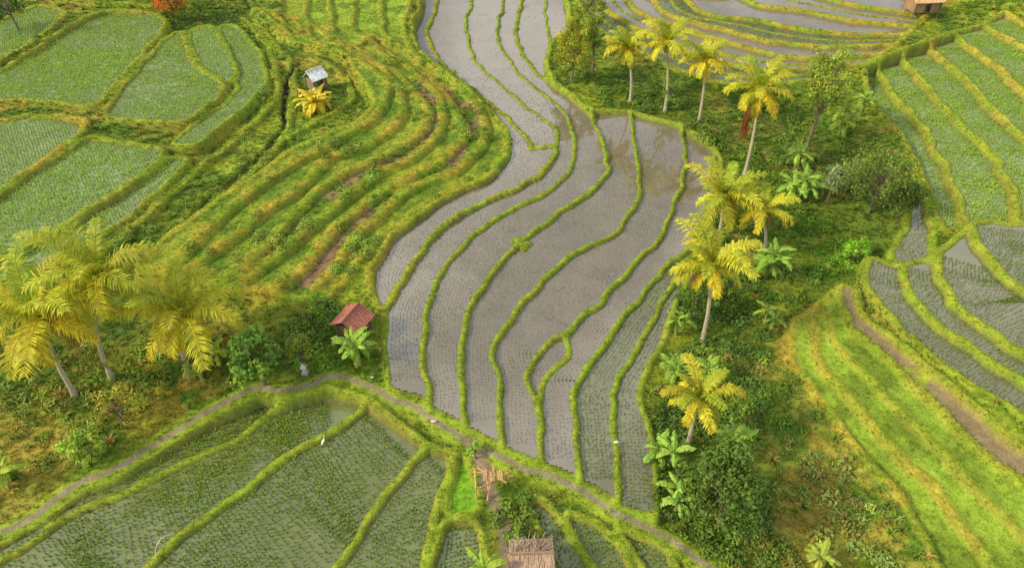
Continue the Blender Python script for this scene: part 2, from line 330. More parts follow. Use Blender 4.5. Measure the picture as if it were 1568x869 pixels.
def mat_plant(name,inst=False,trans=.35):
    m,nt,b=newmat(name); a=attrcol(nt); c=a.outputs['Color']
    if inst:
        a2=attrcol(nt,"tint",True); mm=nt.nodes.new('ShaderNodeVectorMath'); mm.operation='MULTIPLY'; nt.links.new(c,mm.inputs[0]); nt.links.new(a2.outputs['Color'],mm.inputs[1]); c=mm.outputs[0]
    else:
        n=noise(nt,6,3); c=mulc(nt,c,mapr(nt,n.outputs['Fac'],.3,.7,.75,1.25))
    nt.links.new(c,b.inputs['Base Color']); b.inputs['Roughness'].default_value=.6; b.inputs['Specular IOR Level'].default_value=.25
    t=nt.nodes.new('ShaderNodeBsdfTranslucent'); nt.links.new(c,t.inputs['Color']); mx=nt.nodes.new('ShaderNodeMixShader'); mx.inputs[0].default_value=trans
    out=nt.nodes['Material Output']; nt.links.new(b.outputs[0],mx.inputs[1]); nt.links.new(t.outputs[0],mx.inputs[2]); nt.links.new(mx.outputs[0],out.inputs['Surface'])
    return m
def mat_plain(name,scale=8,rough=.8,lo_=.6,hi_=1.4):
    m,nt,b=newmat(name); a=attrcol(nt); n=noise(nt,scale,5,.7); c=mulc(nt,a.outputs['Color'],mapr(nt,n.outputs['Fac'],.3,.7,lo_,hi_)); nt.links.new(c,b.inputs['Base Color']); b.inputs['Roughness'].default_value=rough
    bp=nt.nodes.new('ShaderNodeBump'); bp.inputs['Strength'].default_value=.4; bp.inputs['Distance'].default_value=.02; nt.links.new(n.outputs['Fac'],bp.inputs['Height']); nt.links.new(bp.outputs[0],b.inputs['Normal'])
    return m
MG,MW,MP,MI,MS=mat_ground(),mat_water(),mat_plant("foliage"),mat_plant("grass_blades",True,.25),mat_plain("built_surface")
g=grid_mesh("ground",FX,FY,FZ,FC); g.data.materials.append(MG)
# water
WC=np.zeros(col.shape)
zr=np.array([r['z'] for r in REG]+[0,0]); WZ=zr[LAB]+.0
WC[...]=c3(.185,.16,.115)
grn=np.clip((lo[...,0]-.4)*2,0,1)[...,None]
WC=WC*(1-.3*grn)+c3(.14,.145,.08)*.3*grn
WC[TL=='rice']=c3(.15,.155,.085); WC[TL=='drice']=c3(.135,.165,.055); WC[TL=='erice']=c3(.19,.26,.10)
WA=np.ones(Z.shape); WA[TL=='rice']=.65; WA[TL=='drice']=.42; WA[TL=='erice']=.5
L00,L01,L10,L11=LAB[:-1,:-1],LAB[:-1,1:],LAB[1:,:-1],LAB[1:,1:]
keep=(L00==L01)&(L00==L10)&(L00==L11)&wetm[:-1,:-1]&wetm[1:,1:]&(D[:-1,:-1]>.05)
w=grid_mesh("paddy_water",GX,GY,WZ,WC,keep,WA); w.data.materials.append(MW)
# ------------------------------------------------------------------ mesh builder
class MB:
    def __init__(s): s.v=[];s.f=[];s.c=[]
    def face(s,pts,c):
        n=len(s.v); s.v+= [tuple(p) for p in pts]; s.c+=[c]*len(pts); s.f.append(tuple(range(n,n+len(pts))))
    def tube(s,pts,rad,c,n=6,cap=True):
        b=len(s.v); pts=[Vector(p) for p in pts]
        for i,p in enumerate(pts):
            t=(pts[min(i+1,len(pts)-1)]-pts[max(i-1,0)]).normalized(); u=t.cross(Vector((0,0,1)))
            if u.length<.1: u=t.cross(Vector((1,0,0)))
            u.normalize(); v_=t.cross(u)
            for k in range(n):
                a=2*math.pi*k/n; q=p+(u*math.cos(a)+v_*math.sin(a))*rad[i]; s.v.append(tuple(q)); s.c.append(c)
        for i in range(len(pts)-1):
            for k in range(n): s.f.append((b+i*n+k,b+i*n+(k+1)%n,b+(i+1)*n+(k+1)%n,b+(i+1)*n+k))
        if cap: s.f.append(tuple(b+(len(pts)-1)*n+k for k in range(n))); s.f.append(tuple(b+k for k in range(n))[::-1])
    def box(s,c0,sx,sy,sz,c,rot=0):
        p=[]
        for dz in(-.5,.5):
            for dx,dy in((-.5,-.5),(.5,-.5),(.5,.5),(-.5,.5)):
                x,y=dx*sx,dy*sy; p.append((c0[0]+x*math.cos(rot)-y*math.sin(rot),c0[1]+x*math.sin(rot)+y*math.cos(rot),c0[2]+dz*sz))
        n=len(s.v); s.v+=p; s.c+=[c]*8
        s.f+=[(n,n+3,n+2,n+1),(n+4,n+5,n+6,n+7),(n,n+1,n+5,n+4),(n+1,n+2,n+6,n+5),(n+2,n+3,n+7,n+6),(n+3,n,n+4,n+7)]
    def obj(s,name,mat,link=True,parent=None,loc=(0,0,0),rot=0):
        me=bpy.data.meshes.new(name); me.from_pydata(s.v,[],s.f); a=me.color_attributes.new("Col",'FLOAT_COLOR','POINT')
        a.data.foreach_set("color",np.array([(*c,1) for c in s.c],np.float32).ravel()); me.materials.append(mat); me.update()
        o=bpy.data.objects.new(name,me); o.location=loc; o.rotation_euler=(0,0,rot)
        if link: scene.collection.objects.link(o)
        if parent: o.parent=parent
        return o
U=random.uniform
def jit(c,a=.2,b=.08):
    f=1+U(-a,a); return (max(0,c[0]*f*(1+U(-b,b))),max(0,c[1]*f),max(0,c[2]*f*(1+U(-b,b))))
def Hat(x,y):
    i=int(np.clip((x-X0)/ST,0,NX-1)); j=int(np.clip((y-Y0)/ST,0,NY-1)); return float(HZ[j,i])
# ---- instanced tufts
def tuft(name,n,h,spread,wd,coll,droop=.4):
    mb=MB()
    for i in range(n):
        a=U(0,6.28); r=U(0,.3)*spread; x,y=r*math.cos(a),r*math.sin(a); L=h*U(.6,1.1); o=spread*U(.3,1)
        d=Vector((math.cos(a),math.sin(a),0)); sd=Vector((-d.y,d.x,0))*wd*U(.6,1.2)*.5
        p0=Vector((x,y,-.03)); p1=p0+d*o*.45+Vector((0,0,L*.7)); p2=p0+d*o*(1+droop*.3)+Vector((0,0,L*(1-droop*.4)))
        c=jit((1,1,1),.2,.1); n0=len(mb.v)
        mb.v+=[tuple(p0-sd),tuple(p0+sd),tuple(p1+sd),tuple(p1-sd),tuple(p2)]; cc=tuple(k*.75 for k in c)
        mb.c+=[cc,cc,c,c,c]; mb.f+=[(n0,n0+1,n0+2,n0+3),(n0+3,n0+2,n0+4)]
    o=mb.obj(name,MI,link=False); coll.objects.link(o); return o
def leafclump(name,n,r,ls,coll):
    mb=MB()
    for i in range(n):
        a=U(0,6.28); e=math.asin(U(-.1,1)); rr=r*U(.5,1.05)
        p=Vector((math.cos(a)*math.cos(e)*rr,math.sin(a)*math.cos(e)*rr,math.sin(e)*rr*.85))
        nn=(p.normalized()+Vector((U(-.6,.6),U(-.6,.6),U(0,.8)))).normalized(); u=nn.cross(Vector((U(-1,1),U(-1,1),U(-1,1)))).normalized(); v_=nn.cross(u); l=ls*U(.6,1.2)
        c=jit((.9,.9,.9),.25)
        mb.face([p-u*l*.6,p+v_*l*.3,p+u*l*.6,p-v_*l*.3],c)
    o=mb.obj(name,MI,link=False); coll.objects.link(o)
def coll(n): return bpy.data.collections.new(n)
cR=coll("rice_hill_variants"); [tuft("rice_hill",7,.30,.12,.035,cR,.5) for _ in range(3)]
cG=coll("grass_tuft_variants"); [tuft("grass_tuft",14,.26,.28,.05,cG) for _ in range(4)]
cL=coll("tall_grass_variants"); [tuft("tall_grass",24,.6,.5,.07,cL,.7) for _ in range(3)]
cW=coll("shrub_variants"); [leafclump("shrub_clump",110,.5,.15,cW) for _ in range(3)]
def scatter(name,pts,scl,tint,col_):
    pts=np.asarray(pts,np.float32); n=len(pts); me=bpy.data.meshes.new(name); me.vertices.add(n); me.vertices.foreach_set("co",pts.ravel())
    for nm,arr in(("scl",scl),("rot",rng.random(n)*6.28)):
        a=me.attributes.new(nm,'FLOAT','POINT'); a.data.foreach_set("value",np.asarray(arr,np.float32))
    a=me.attributes.new("tint",'FLOAT_COLOR','POINT'); a.data.foreach_set("color",np.c_[tint,np.ones(n)].astype(np.float32).ravel())
    ob=bpy.data.objects.new(name,me); scene.collection.objects.link(ob)
    ng=bpy.data.node_groups.new(name+"_scatter",'GeometryNodeTree'); ng.interface.new_socket("Geometry",in_out='INPUT',socket_type='NodeSocketGeometry'); ng.interface.new_socket("Geometry",in_out='OUTPUT',socket_type='NodeSocketGeometry')
    N=ng.nodes; i=N.new('NodeGroupInput'); o=N.new('NodeGroupOutput'); ip=N.new('GeometryNodeInstanceOnPoints'); ci=N.new('GeometryNodeCollectionInfo')
    ci.inputs['Collection'].default_value=col_; ci.inputs['Separate Children'].default_value=True; ci.inputs['Reset Children'].default_value=True; ip.inputs['Pick Instance'].default_value=True
    sa=N.new('GeometryNodeInputNamedAttribute'); sa.data_type='FLOAT'; sa.inputs['Name'].default_value="scl"; ra=N.new('GeometryNodeInputNamedAttribute'); ra.data_type='FLOAT'; ra.inputs['Name'].default_value="rot"
    cx=N.new('ShaderNodeCombineXYZ'); L=ng.links; L.new(i.outputs[0],ip.inputs['Points']); L.new(ci.outputs[0],ip.inputs['Instance']); L.new(ra.outputs[0],cx.inputs['Z']); L.new(cx.outputs[0],ip.inputs['Rotation']); L.new(sa.outputs[0],ip.inputs['Scale']); L.new(ip.outputs[0],o.inputs[0])
    md=ob.modifiers.new("scatter",'NODES'); md.node_group=ng; return ob
def look(x,y):
    i=np.clip(((x-X0)/ST).round().astype(int),0,NX-1); j=np.clip(((y-Y0)/ST).round().astype(int),0,NY-1); return j,i
def infr(x,y,mg=6): return (np.abs(x)<.80*(y*cp+CH*sp)+mg)
# ---- rice
RP=[];RS=[];RT=[]
SPC=.25
for li,r in enumerate(REG):
    if r['typ'] not in('water','rice','erice','drice'): continue
    P=r['P']; jj=[]
    if r['guide'] is not None:
        Gd=r['guide']; d=np.r_[0,np.cumsum(np.hypot(*np.diff(Gd,axis=0).T))]; s_=np.arange(0,d[-1],SPC); gx=np.interp(s_,d,Gd[:,0]); gy=np.interp(s_,d,Gd[:,1])
        k5=np.ones(9)/9; 
        gxs=np.convolve(np.pad(gx,4,'edge'),k5,'valid'); gys=np.convolve(np.pad(gy,4,'edge'),k5,'valid')
        tx=np.gradient(gxs); ty=np.gradient(gys); L=np.hypot(tx,ty)+1e-6; nx,ny=ty/L,-tx/L
        for sg in(-1,1):
            for k in range(1,75): jj.append(np.c_[gxs+sg*nx*k*SPC,gys+sg*ny*k*SPC])
        q=np.vstack(jj)
    else:
        x0,y0=P.min(0);x1,y1=P.max(0); c=np.array([(x0+x1)/2,(y0+y1)/2]); R=max(x1-x0,y1-y0)*.75; a=np.arange(-R,R,SPC); A,B=np.meshgrid(a,a); B=B+.35*np.sin(A*.6)
        ca,sa=math.cos(r['ang']),math.sin(r['ang']); q=np.c_[(A*ca-B*sa).ravel()+c[0],(A*sa+B*ca).ravel()+c[1]]
    q=q+rng.normal(0,.032,q.shape); j,i=look(q[:,0],q[:,1])
    ok=(LAB[j,i]==li)&(D[j,i]>wv[j,i]+.18)&infr(q[:,0],q[:,1])&(rng.random(len(q))>.06)
    q=q[ok]
    pat=fbm(q[:,0],q[:,1],4,1)
    base={'water':(c3(.15,.20,.05),.52),'rice':(c3(.16,.25,.035),.8),'drice':(c3(.20,.32,.028),1.15),'erice':(c3(.31,.46,.06),1.2)}[r['typ']]
    if r['typ']=='water':
        ok=rng.random(len(q))<np.clip(1.05-(q[:,1]-46)/32,.06,1); q=q[ok]; pat=pat[ok]
    else:
        ok=rng.random(len(q))<np.clip(.5+1.6*(fbm(q[:,0],q[:,1],6,2)-.1),0,1); q=q[ok]; pat=pat[ok]
    RP.append(np.c_[q,np.full(len(q),r['z']-.04)]); RS.append(base[1]*(.7+.7*pat)*rng.uniform(.8,1.2,len(q))); RT.append(base[0][None]*(.7+.6*pat[:,None])*rng.uniform(.85,1.15,(len(q),1)))
RP=np.vstack(RP);RS=np.concatenate(RS);RT=np.vstack(RT)
print("rice",len(RP)); scatter("rice_plants",RP,RS,RT,cR)
# ---- grass
def cand(n):
    x=rng.uniform(X0+1,X1-1,n); y=rng.uniform(Y0+1,Y1-6,n); m=infr(x,y,4); return x[m],y[m]
x,y=cand(800000); j,i=look(x,y); m=(D[j,i]<wv[j,i]+.08)&(DP[j,i]>.25)&(DT[j,i]>.4)&(rng.random(len(x))<.8); x,y=x[m],y[m]; j,i=look(x,y)
t=col[j,i]*rng.uniform(1.0,1.45,(len(x),1)); print("bund grass",len(x))
scatter("bund_grass",np.c_[x,y,HZ[j,i]-.02],rng.uniform(.2,.5,len(x)),t,cG)
x,y=cand(360000); j,i=look(x,y); tt=TL[j,i]; m=(~wetm[j,i])&(D[j,i]>.2)&(DP[j,i]>.27)&(DT[j,i]>.45)&(DD[j,i]>.3)&(tt!='mud')&((tt!='soil')|(rng.random(len(x))<.35))&(rng.random(len(x))<.75); x,y=x[m],y[m]; j,i=look(x,y); tt=TL[j,i]
t=col[j,i]*rng.uniform(1.0,1.4,(len(x),1)); sc=rng.uniform(.45,1.0,len(x))*np.where((tt=='lawn')|(tt=='nursery')|(tt=='tread'),.55,1); print("grass",len(x))
scatter("meadow_grass",np.c_[x,y,HZ[j,i]-.02],sc,t,cG)
x,y=cand(60000); j,i=look(x,y); f=fbm(x,y,5,5); m=(LAB[j,i]==-1)&(DP[j,i]>1)&(DT[j,i]>.7)&(D[j,i]>.3)&(f>.5)&(rng.random(len(x))<.3); x,y=x[m],y[m]; j,i=look(x,y)
t=np.where(rng.random((len(x),1))<.2,c3(.40,.32,.08),c3(.22,.33,.04))*rng.uniform(.7,1.3,(len(x),1)); scatter("tall_grass",np.c_[x,y,HZ[j,i]-.03],rng.uniform(.4,1.1,len(x)),t,cL)
# ---- shrubs: along slope rims and valley thicket
sp_x=[];sp_s=[];sp_t=[]
def shr(px,py,n,rad,s0,s1,c):
    bx,by=W(px,py)
    for _ in range(n):
        a=U(0,6.28); r=rad*math.sqrt(U(0,1)); X=bx+r*math.cos(a); Y=by+r*math.sin(a); jj,ii=look(np.array([X]),np.array([Y]))
        if wetm[jj[0],ii[0]] or DP[jj[0],ii[0]]<.8: continue
        sp_x.append((X,Y,Hat(X,Y)-.05)); sp_s.append(U(s0,s1)); sp_t.append(tuple(1.6*v for v in jit(c,.35,.18)))
for ci_,cv in enumerate(Ls[1:]):
    for p in cv[::3]:
        if rng.random()<.38: sp_x.append((p[0]+U(-.5,.5),p[1]+U(-.5,.5),Hat(*p)-.1)); sp_s.append(U(.4,1.4)); sp_t.append(jit((.24,.34,.04),.3,.2))
for q in ((400,380),(440,390),(410,245),(500,240),(545,245),(480,355),(545,390),(520,415),(560,370),(380,210),(410,150),(430,85),(520,300),(580,280),(230,360),(200,380),(640,190),(610,150),(700,200)): shr(*q,4,.9,.8,1.4,(.18,.27,.04))
for q,n,r,c in (((1150,600),30,4.5,(.12,.20,.02)),((1230,380),40,4,(.12,.21,.02)),((1060,480),40,1.8,(.07,.13,.018)),((1120,440),60,2.8,(.09,.16,.02)),((1100,560),60,2.8,(.08,.15,.02)),((1090,380),40,2.4,(.08,.14,.02)),((1140,340),40,2.5,(.09,.15,.02)),((1180,180),55,4,(.11,.18,.02)),((1260,240),70,5,(.09,.15,.02)),((1340,230),40,3,(.12,.19,.02)),
  ((1010,160),50,2.5,(.09,.15,.02)),((1080,205),44,2.5,(.10,.16,.02)),((950,145),44,2.3,(.10,.17,.02)),((900,120),24,2,(.10,.17,.02)),((1090,790),50,2.8,(.06,.11,.015)),((1040,640),50,1.6,(.07,.13,.018)),((1020,760),26,1.2,(.08,.14,.02)),((470,510),40,1.6,(.10,.17,.02)),((490,560),50,1.3,(.14,.25,.02)),((1190,460),30,3,(.13,.21,.02)),((1290,390),30,1.8,(.13,.27,.02)),
  ((1200,770),22,5,(.17,.18,.04)),((1150,850),40,3,(.1,.16,.02)),((60,570),30,4,(.15,.20,.03)),((220,560),34,3.2,(.12,.19,.02)),((330,560),18,2,(.15,.2,.03)),((60,650),22,4,(.19,.23,.03)),((300,30),50,5,(.1,.17,.02)),((380,20),40,4,(.11,.17,.02)),((20,60),30,3,(.06,.11,.018)),((800,790),18,1.4,(.1,.17,.02)),((850,850),12,1.6,(.1,.17,.02)),((895,30),34,2.5,(.09,.15,.02)),((1240,720),9,2,(.17,.23,.05)),((1320,830),10,2.4,(.17,.24,.05)),((500,480),20,1,(.12,.23,.03)),((1210,300),40,3.2,(.11,.18,.02)),((1180,250),40,3,(.11,.18,.02)),((1130,520),40,2.4,(.08,.15,.02)),((1120,640),30,2.2,(.08,.15,.02))):
    shr(*q,n,r,.5,1.7,c)
scatter("shrub_thicket",np.array(sp_x),sp_s,np.array(sp_t),cW)
# ------------------------------------------------------------------ palms
def base3(px,py):
    x,y=W(px,py); return Vector((x,y,Hat(x,y)))
def palm(bp,tp,fl=3.2,nf=20,yel=.5,name="coconut_palm"):
    B=base3(*bp); best=None
    for h in np.arange(2,14,.2):
        tx,ty=unproj(tp[0],tp[1],B.z+h); d=math.hypot(tx-B.x,ty-B.y)
        if best is None or d<best[0]: best=(d,h,tx,ty)
    _,h,tx,ty=best; T=Vector((tx,ty,B.z+h)); mb=MB(); n=9; pts=[];rad=[]
    for k in range(n+1):
        t=k/n; p=B.lerp(T,t); off=(T-B); off.z=0; p-=off*.25*math.sin(math.pi*t); pts.append(p-Vector((0,0,.2*(k==0)))); rad.append(.17-.09*t+(.08 if k==0 else 0)+(.03 if k==n else 0))
    mb.tube(pts,rad,(.58,.52,.40),8)
    for _ in range(9):
        a=U(0,6.28); c=T+Vector((math.cos(a)*.3,math.sin(a)*.3,U(-.45,-.15))); mb.tube([c-Vector((0,0,.14)),c-Vector((0,0,.06)),c+Vector((0,0,.06)),c+Vector((0,0,.14))],[.04,.13,.13,.04],(.45,.32,.03),6)
    ph=U(0,6)
    for i in range(nf):
        t=i/nf; a=ph+i*2.39996+U(-.25,.25); el=math.radians(80-98*t+U(-10,10)); L=fl*U(.78,1.1)*(.75+.45*math.sin(math.pi*min(1,t+.25)))
        cc=(.34+.36*yel*t**.6,.43+.15*yel*t**.6,.035)
        if t>.93: cc=(.5,.34,.1)
        cc=jit(cc,.25,.12); p=T.copy(); d=[math.cos(a),math.sin(a)]; e=el; ns=12; R=[p.copy()]; tw=U(-.07,.07)
        for k in range(ns):
            stp=L/ns; p=p+Vector((d[0]*math.cos(e),d[1]*math.cos(e),math.sin(e)))*stp; e-=math.radians(4.2+6*(k/ns)+2.6*t); R.append(p.copy()); a+=tw; d=[math.cos(a),math.sin(a)]
        mb.tube(R,[.05*(1-k/(ns+1))+.008 for k in range(ns+1)],(cc[0]*1.2,cc[1]*1.0,cc[2]),4,False)
        m_=38
        for q in range(3,m_):
            u=q/m_*ns; k=min(int(u),ns-1); fr=u-k; c=R[k].lerp(R[k+1],fr); tg=(R[k+1]-R[k]).normalized(); sd=tg.cross(Vector((0,0,1))).normalized() if abs(tg.z)<.98 else Vector((-d[1],d[0],0))
            up=sd.cross(tg); ll=L*.25*math.sin(math.pi*(.12+.82*q/m_))**.7
            for s_ in(-1,1):
                if random.random()<.05: continue
                o=(sd*s_*.8+tg*.55+up*U(-.15,.35)).normalized(); l=ll*U(.7,1.15); mid=c+o*l*.5+Vector((0,0,-.02)); tip=c+o*l*.92+Vector((0,0,-l*U(.15,.55))); wv_=tg*.064
                c4=jit(cc,.2,.07); n0=len(mb.v); mb.v+=[tuple(c-wv_*.5),tuple(c+wv_*.5),tuple(mid+wv_),tuple(mid-wv_),tuple(tip)]; mb.c+=[c4]*5; mb.f+=[(n0,n0+1,n0+2,n0+3),(n0+3,n0+2,n0+4)]
    return mb.obj(name,MP)
for b_,t_,fl,nf,ye in (((965,155),(962,76),3.0,20,.9),((1018,172),(1020,66),3.1,20,.8),((1070,186),(1080,92),3.0,20,.9),((1140,268),(1163,140),3.4,22,1.0),((1098,372),(1108,300),3.5,22,.65),((1168,395),(1165,322),2.8,16,.85),
   ((1074,526),(1090,408),3.2,22,.85),((1050,690),(1068,610),2.4,16,.6),((115,604),(62,485),4.6,26,.85),((172,580),(150,425),4.0,24,.5),((290,575),(280,485),4.1,24,.9)):
    palm(b_,t_,fl,nf,ye)
# hanging dead frond on the tall palm
x,y=W(1136,215); mb=MB()
for k in range(70):
    a=U(0,6.28); r=U(0,.35); z=Hat(x,y); h=U(1.2,3.4); p=Vector((x+r*math.cos(a),y+r*math.sin(a),z+h)); q=p+Vector((U(-.1,.1),U(-.1,.1),-U(.8,1.4))); q.z=max(q.z,z); mb.face([p-Vector((.04,0,0)),p+Vector((.04,0,0)),q+Vector((.03,0,0)),q-Vector((.03,0,0))],jit((.36,.12,.04),.3))
mb.tube([(x,y,z),(x+.05,y,z+3.6)],[.07,.05],(.2,.12,.06)); mb.obj("dead_palm_fronds",MP)
# ------------------------------------------------------------------ banana plants
def banana(px,py,h=2.2,n=9,L=1.9,colr=(.14,.27,.03),stems=2,name="banana_plant"):
    B=base3(px,py); mb=MB(); colr=tuple(1.5*v for v in colr); colr=(colr[0]*1.1,colr[1],colr[2]*.9)
    for s_ in range(stems):
        b=B+Vector((U(-.6,.6),U(-.6,.6),-.1)) if s_ else B; hh=h*U(.75,1.05)*(1 if s_==0 else .8); T=b+Vector((U(-.15,.15),U(-.15,.15),hh))
        mb.tube([b,b.lerp(T,.5),T],[.14,.11,.07],(.3,.34,.1),7); ph=U(0,6)
        for i in range(n):
            a=ph+i*2.4+U(-.3,.3); e=math.radians(80-80*i/n+U(-10,10)); l=L*U(.7,1.1); ns=7; p=T.copy(); cc=jit(colr,.25,.12); R=[p.copy()]
            for k in range(ns):
                p=p+Vector((math.cos(a)*math.cos(e),math.sin(a)*math.cos(e),math.sin(e)))*l/ns; e-=math.radians(11+8*i/n); R.append(p.copy())
            sd=Vector((-math.sin(a),math.cos(a),0)); wd=l*.14
            mb.tube(R,[.025]*5+[.015]*3,(.4,.46,.12),4,False)
            for k in range(1,ns):
                w0=wd*math.sin(math.pi*(.08+.84*(k-1)/(ns-1)))**.6; w1=wd*math.sin(math.pi*(.08+.84*k/(ns-1)))**.6 if k<ns-1 else .02
                for s2 in(-1,1):
                    g_=.3*(random.random()<.4); dz=Vector((0,0,-U(.2,.6))) 
                    mb.face([R[k],R[k+1],(R[k+1]+sd*s2*w1+dz*w1).lerp(R[k],g_),R[k]+sd*s2*w0+dz*w0],jit(cc,.18,.06))
    return mb.obj(name,MP)
for q in ((552,560,2.0,10,1.7,(.16,.30,.04),3),(1222,310,2.6,10,2.1,(.17,.32,.05),3),(1215,262,2.2,9,1.8,(.2,.34,.05),2),(1285,205,2.4,9,1.9,(.2,.32,.04),3),(1315,180,2,8,1.6,(.18,.3,.04),2),(1172,425,2.4,10,2.0,(.15,.30,.04),3),
   (1024,712,1.8,9,1.5,(.17,.33,.05),2),(1112,700,2.2,9,1.7,(.16,.3,.04),2),(1032,775,1.7,9,1.4,(.2,.38,.06),2),(1032,580,1.8,9,1.4,(.15,.29,.04),3),(1035,512,1.6,8,1.2,(.14,.28,.03),2),(1075,590,1.8,8,1.5,(.16,.3,.04),2),(1138,765,1.6,8,1.5,(.14,.27,.04),2),
   (338,560,1.4,8,1.2,(.32,.40,.03),2),(8,745,1.5,8,1.5,(.24,.36,.04),2),(482,172,1.5,13,2.0,(.45,.40,.03),4),(1245,865,1.2,8,1.2,(.26,.34,.05),2),(745,900,1.6,8,1.5,(.22,.36,.04),2),(1170,495,1.2,8,1.2,(.17,.3,.04),2),(300,580,1.2,8,1.1,(.28,.36,.04),2)): banana(*q)
# ------------------------------------------------------------------ broadleaf trees
def tree(px,py,hpx,wpx,colr,ls=.2,ncl=26,per=85,name="broadleaf_tree",tr=.1,low=.25):
    colr=(1.8*colr[0],1.7*colr[1],1.5*colr[2])
    B=base3(px,py); s_=S(px,py); R=wpx/s_/2; H=hpx/s_/.72; mb=MB(); lean=Vector((U(-.3,.3),U(-.3,.3),0)); top=B+lean+Vector((0,0,H*.6))
    mb.tube([B-Vector((0,0,.2)),B.lerp(top,.35)+Vector((U(-.1,.1),U(-.1,.1),0)),B.lerp(top,.7),top],[tr*1.5,tr*1.1,tr*.8,tr*.5],(.26,.21,.15),7)
    cz=H*(low+1)/2; rz=H*(1-low)/2
    for k in range(ncl):
        a=U(0,6.28); e=math.asin(U(-.7,1)); rr=U(.45,.95); c=B+lean+Vector((math.cos(a)*math.cos(e)*R*rr,math.sin(a)*math.cos(e)*R*rr,cz+math.sin(e)*rz*rr)); cr=R*U(.22,.42)
        st=B.lerp(top,U(.4,.95)); mb.tube([st,st.lerp(c,.5)+Vector((0,0,-.05)),c],[tr*.45,tr*.3,tr*.12],(.26,.21,.15),4,False)
        cc=jit(colr,.35,.15)
        for _ in range(per):
            d=Vector((random.gauss(0,1),random.gauss(0,1),random.gauss(0,.8))); d=d.normalized()*cr*U(.35,1.1); p=c+d
            nn=(d.normalized()+Vector((U(-.7,.7),U(-.7,.7),U(0,1)))).normalized(); u=nn.cross(Vector((U(-1,1),U(-1,1),U(-1,1)))).normalized(); v_=nn.cross(u); l=ls*U(.6,1.3)
            mb.face([p-u*l*.6,p+v_*l*.32,p+u*l*.6,p-v_*l*.32],jit(cc,.25,.08))
    return mb.obj(name,MP)
tree(875,128,75,62,(.2,.23,.02),.18,44,100,low=.03); tree(908,112,72,42,(.12,.18,.02),.2,26,70); tree(902,45,50,50,(.12,.18,.02),.22,22,60)
tree(1020,165,42,38,(.12,.22,.03),.15,16,60); tree(1236,222,115,70,(.15,.22,.03),.2,44,90,tr=.12,low=.35); tree(1330,325,85,105,(.08,.13,.02),.2,46,75,low=.05); tree(1375,330,50,50,(.05,.09,.015),.2,22,70,low=.05)
tree(1100,800,120,115,(.06,.11,.018),.2,60,100,low=.05); tree(1060,770,55,50,(.08,.13,.02),.2,20,60,low=.1)
tree(408,592,75,82,(.11,.21,.03),.3,32,60,low=.1); tree(466,560,50,45,(.12,.17,.02),.16,20,70,low=.1); tree(502,488,40,34,(.13,.25,.03),.2,14,55,low=.1,name="shrub")
tree(140,700,52,60,(.20,.31,.04),.2,20,55,name="shrub",low=.1); tree(190,648,50,75,(.25,.25,.04),.16,18,50,name="shrub",low=.1); tree(265,28,40,55,(.36,.13,.015),.22,22,70,name="orange_leafed_tree",low=.1)
tree(30,48,55,55,(.05,.10,.018),.25,20,60,low=.05); tree(305,30,25,35,(.12,.2,.02),.2,12,50,name="shrub",low=.1); tree(730,702,22,26,(.15,.3,.03),.12,10,50,name="shrub",low=.1,tr=.04)
tree(1300,405,35,55,(.13,.28,.02),.18,16,60,name="shrub",low=.05); tree(1040,735,50,40,(.07,.13,.02),.18,16,60,low=.1); tree(800,825,36,30,(.10,.17,.03),.15,12,50,low=.1); tree(905,15,40,40,(.08,.13,.02),.2,16,60)
tree(1060,490,55,45,(.06,.11,.015),.18,18,70,low=.05); tree(1110,470,50,50,(.07,.12,.015),.18,18,70,low=.05); tree(1150,350,50,45,(.08,.13,.02),.18,18,60,low=.05)
# pandanus spikes
B=base3(1292,300); mb=MB()
for k in range(16):
    c=B+Vector((U(-2,2),U(-1.2,1.2),U(1,2.8))); mb.tube([Vector((c.x,c.y,B.z-.1)),c],[.06,.05],(.2,.17,.1),5)
    for q in range(24):
        a=U(0,6.28); e=U(.1,1.3); l=U(.8,1.3); d=Vector((math.cos(a)*math.cos(e),math.sin(a)*math.cos(e),math.sin(e))); sd=Vector((-math.sin(a),math.cos(a),0))*.045
        mid=c+d*l*.6; tip=c+d*l*.9+Vector((d.x*.2,d.y*.2,-.3)); cl=jit((.30,.38,.16),.3); n0=len(mb.v); mb.v+=[tuple(c-sd),tuple(c+sd),tuple(mid+sd),tuple(mid-sd),tuple(tip)]; mb.c+=[cl]*5; mb.f+=[(n0,n0+1,n0+2,n0+3),(n0+3,n0+2,n0+4)]
mb.obj("pandanus_plant",MP)
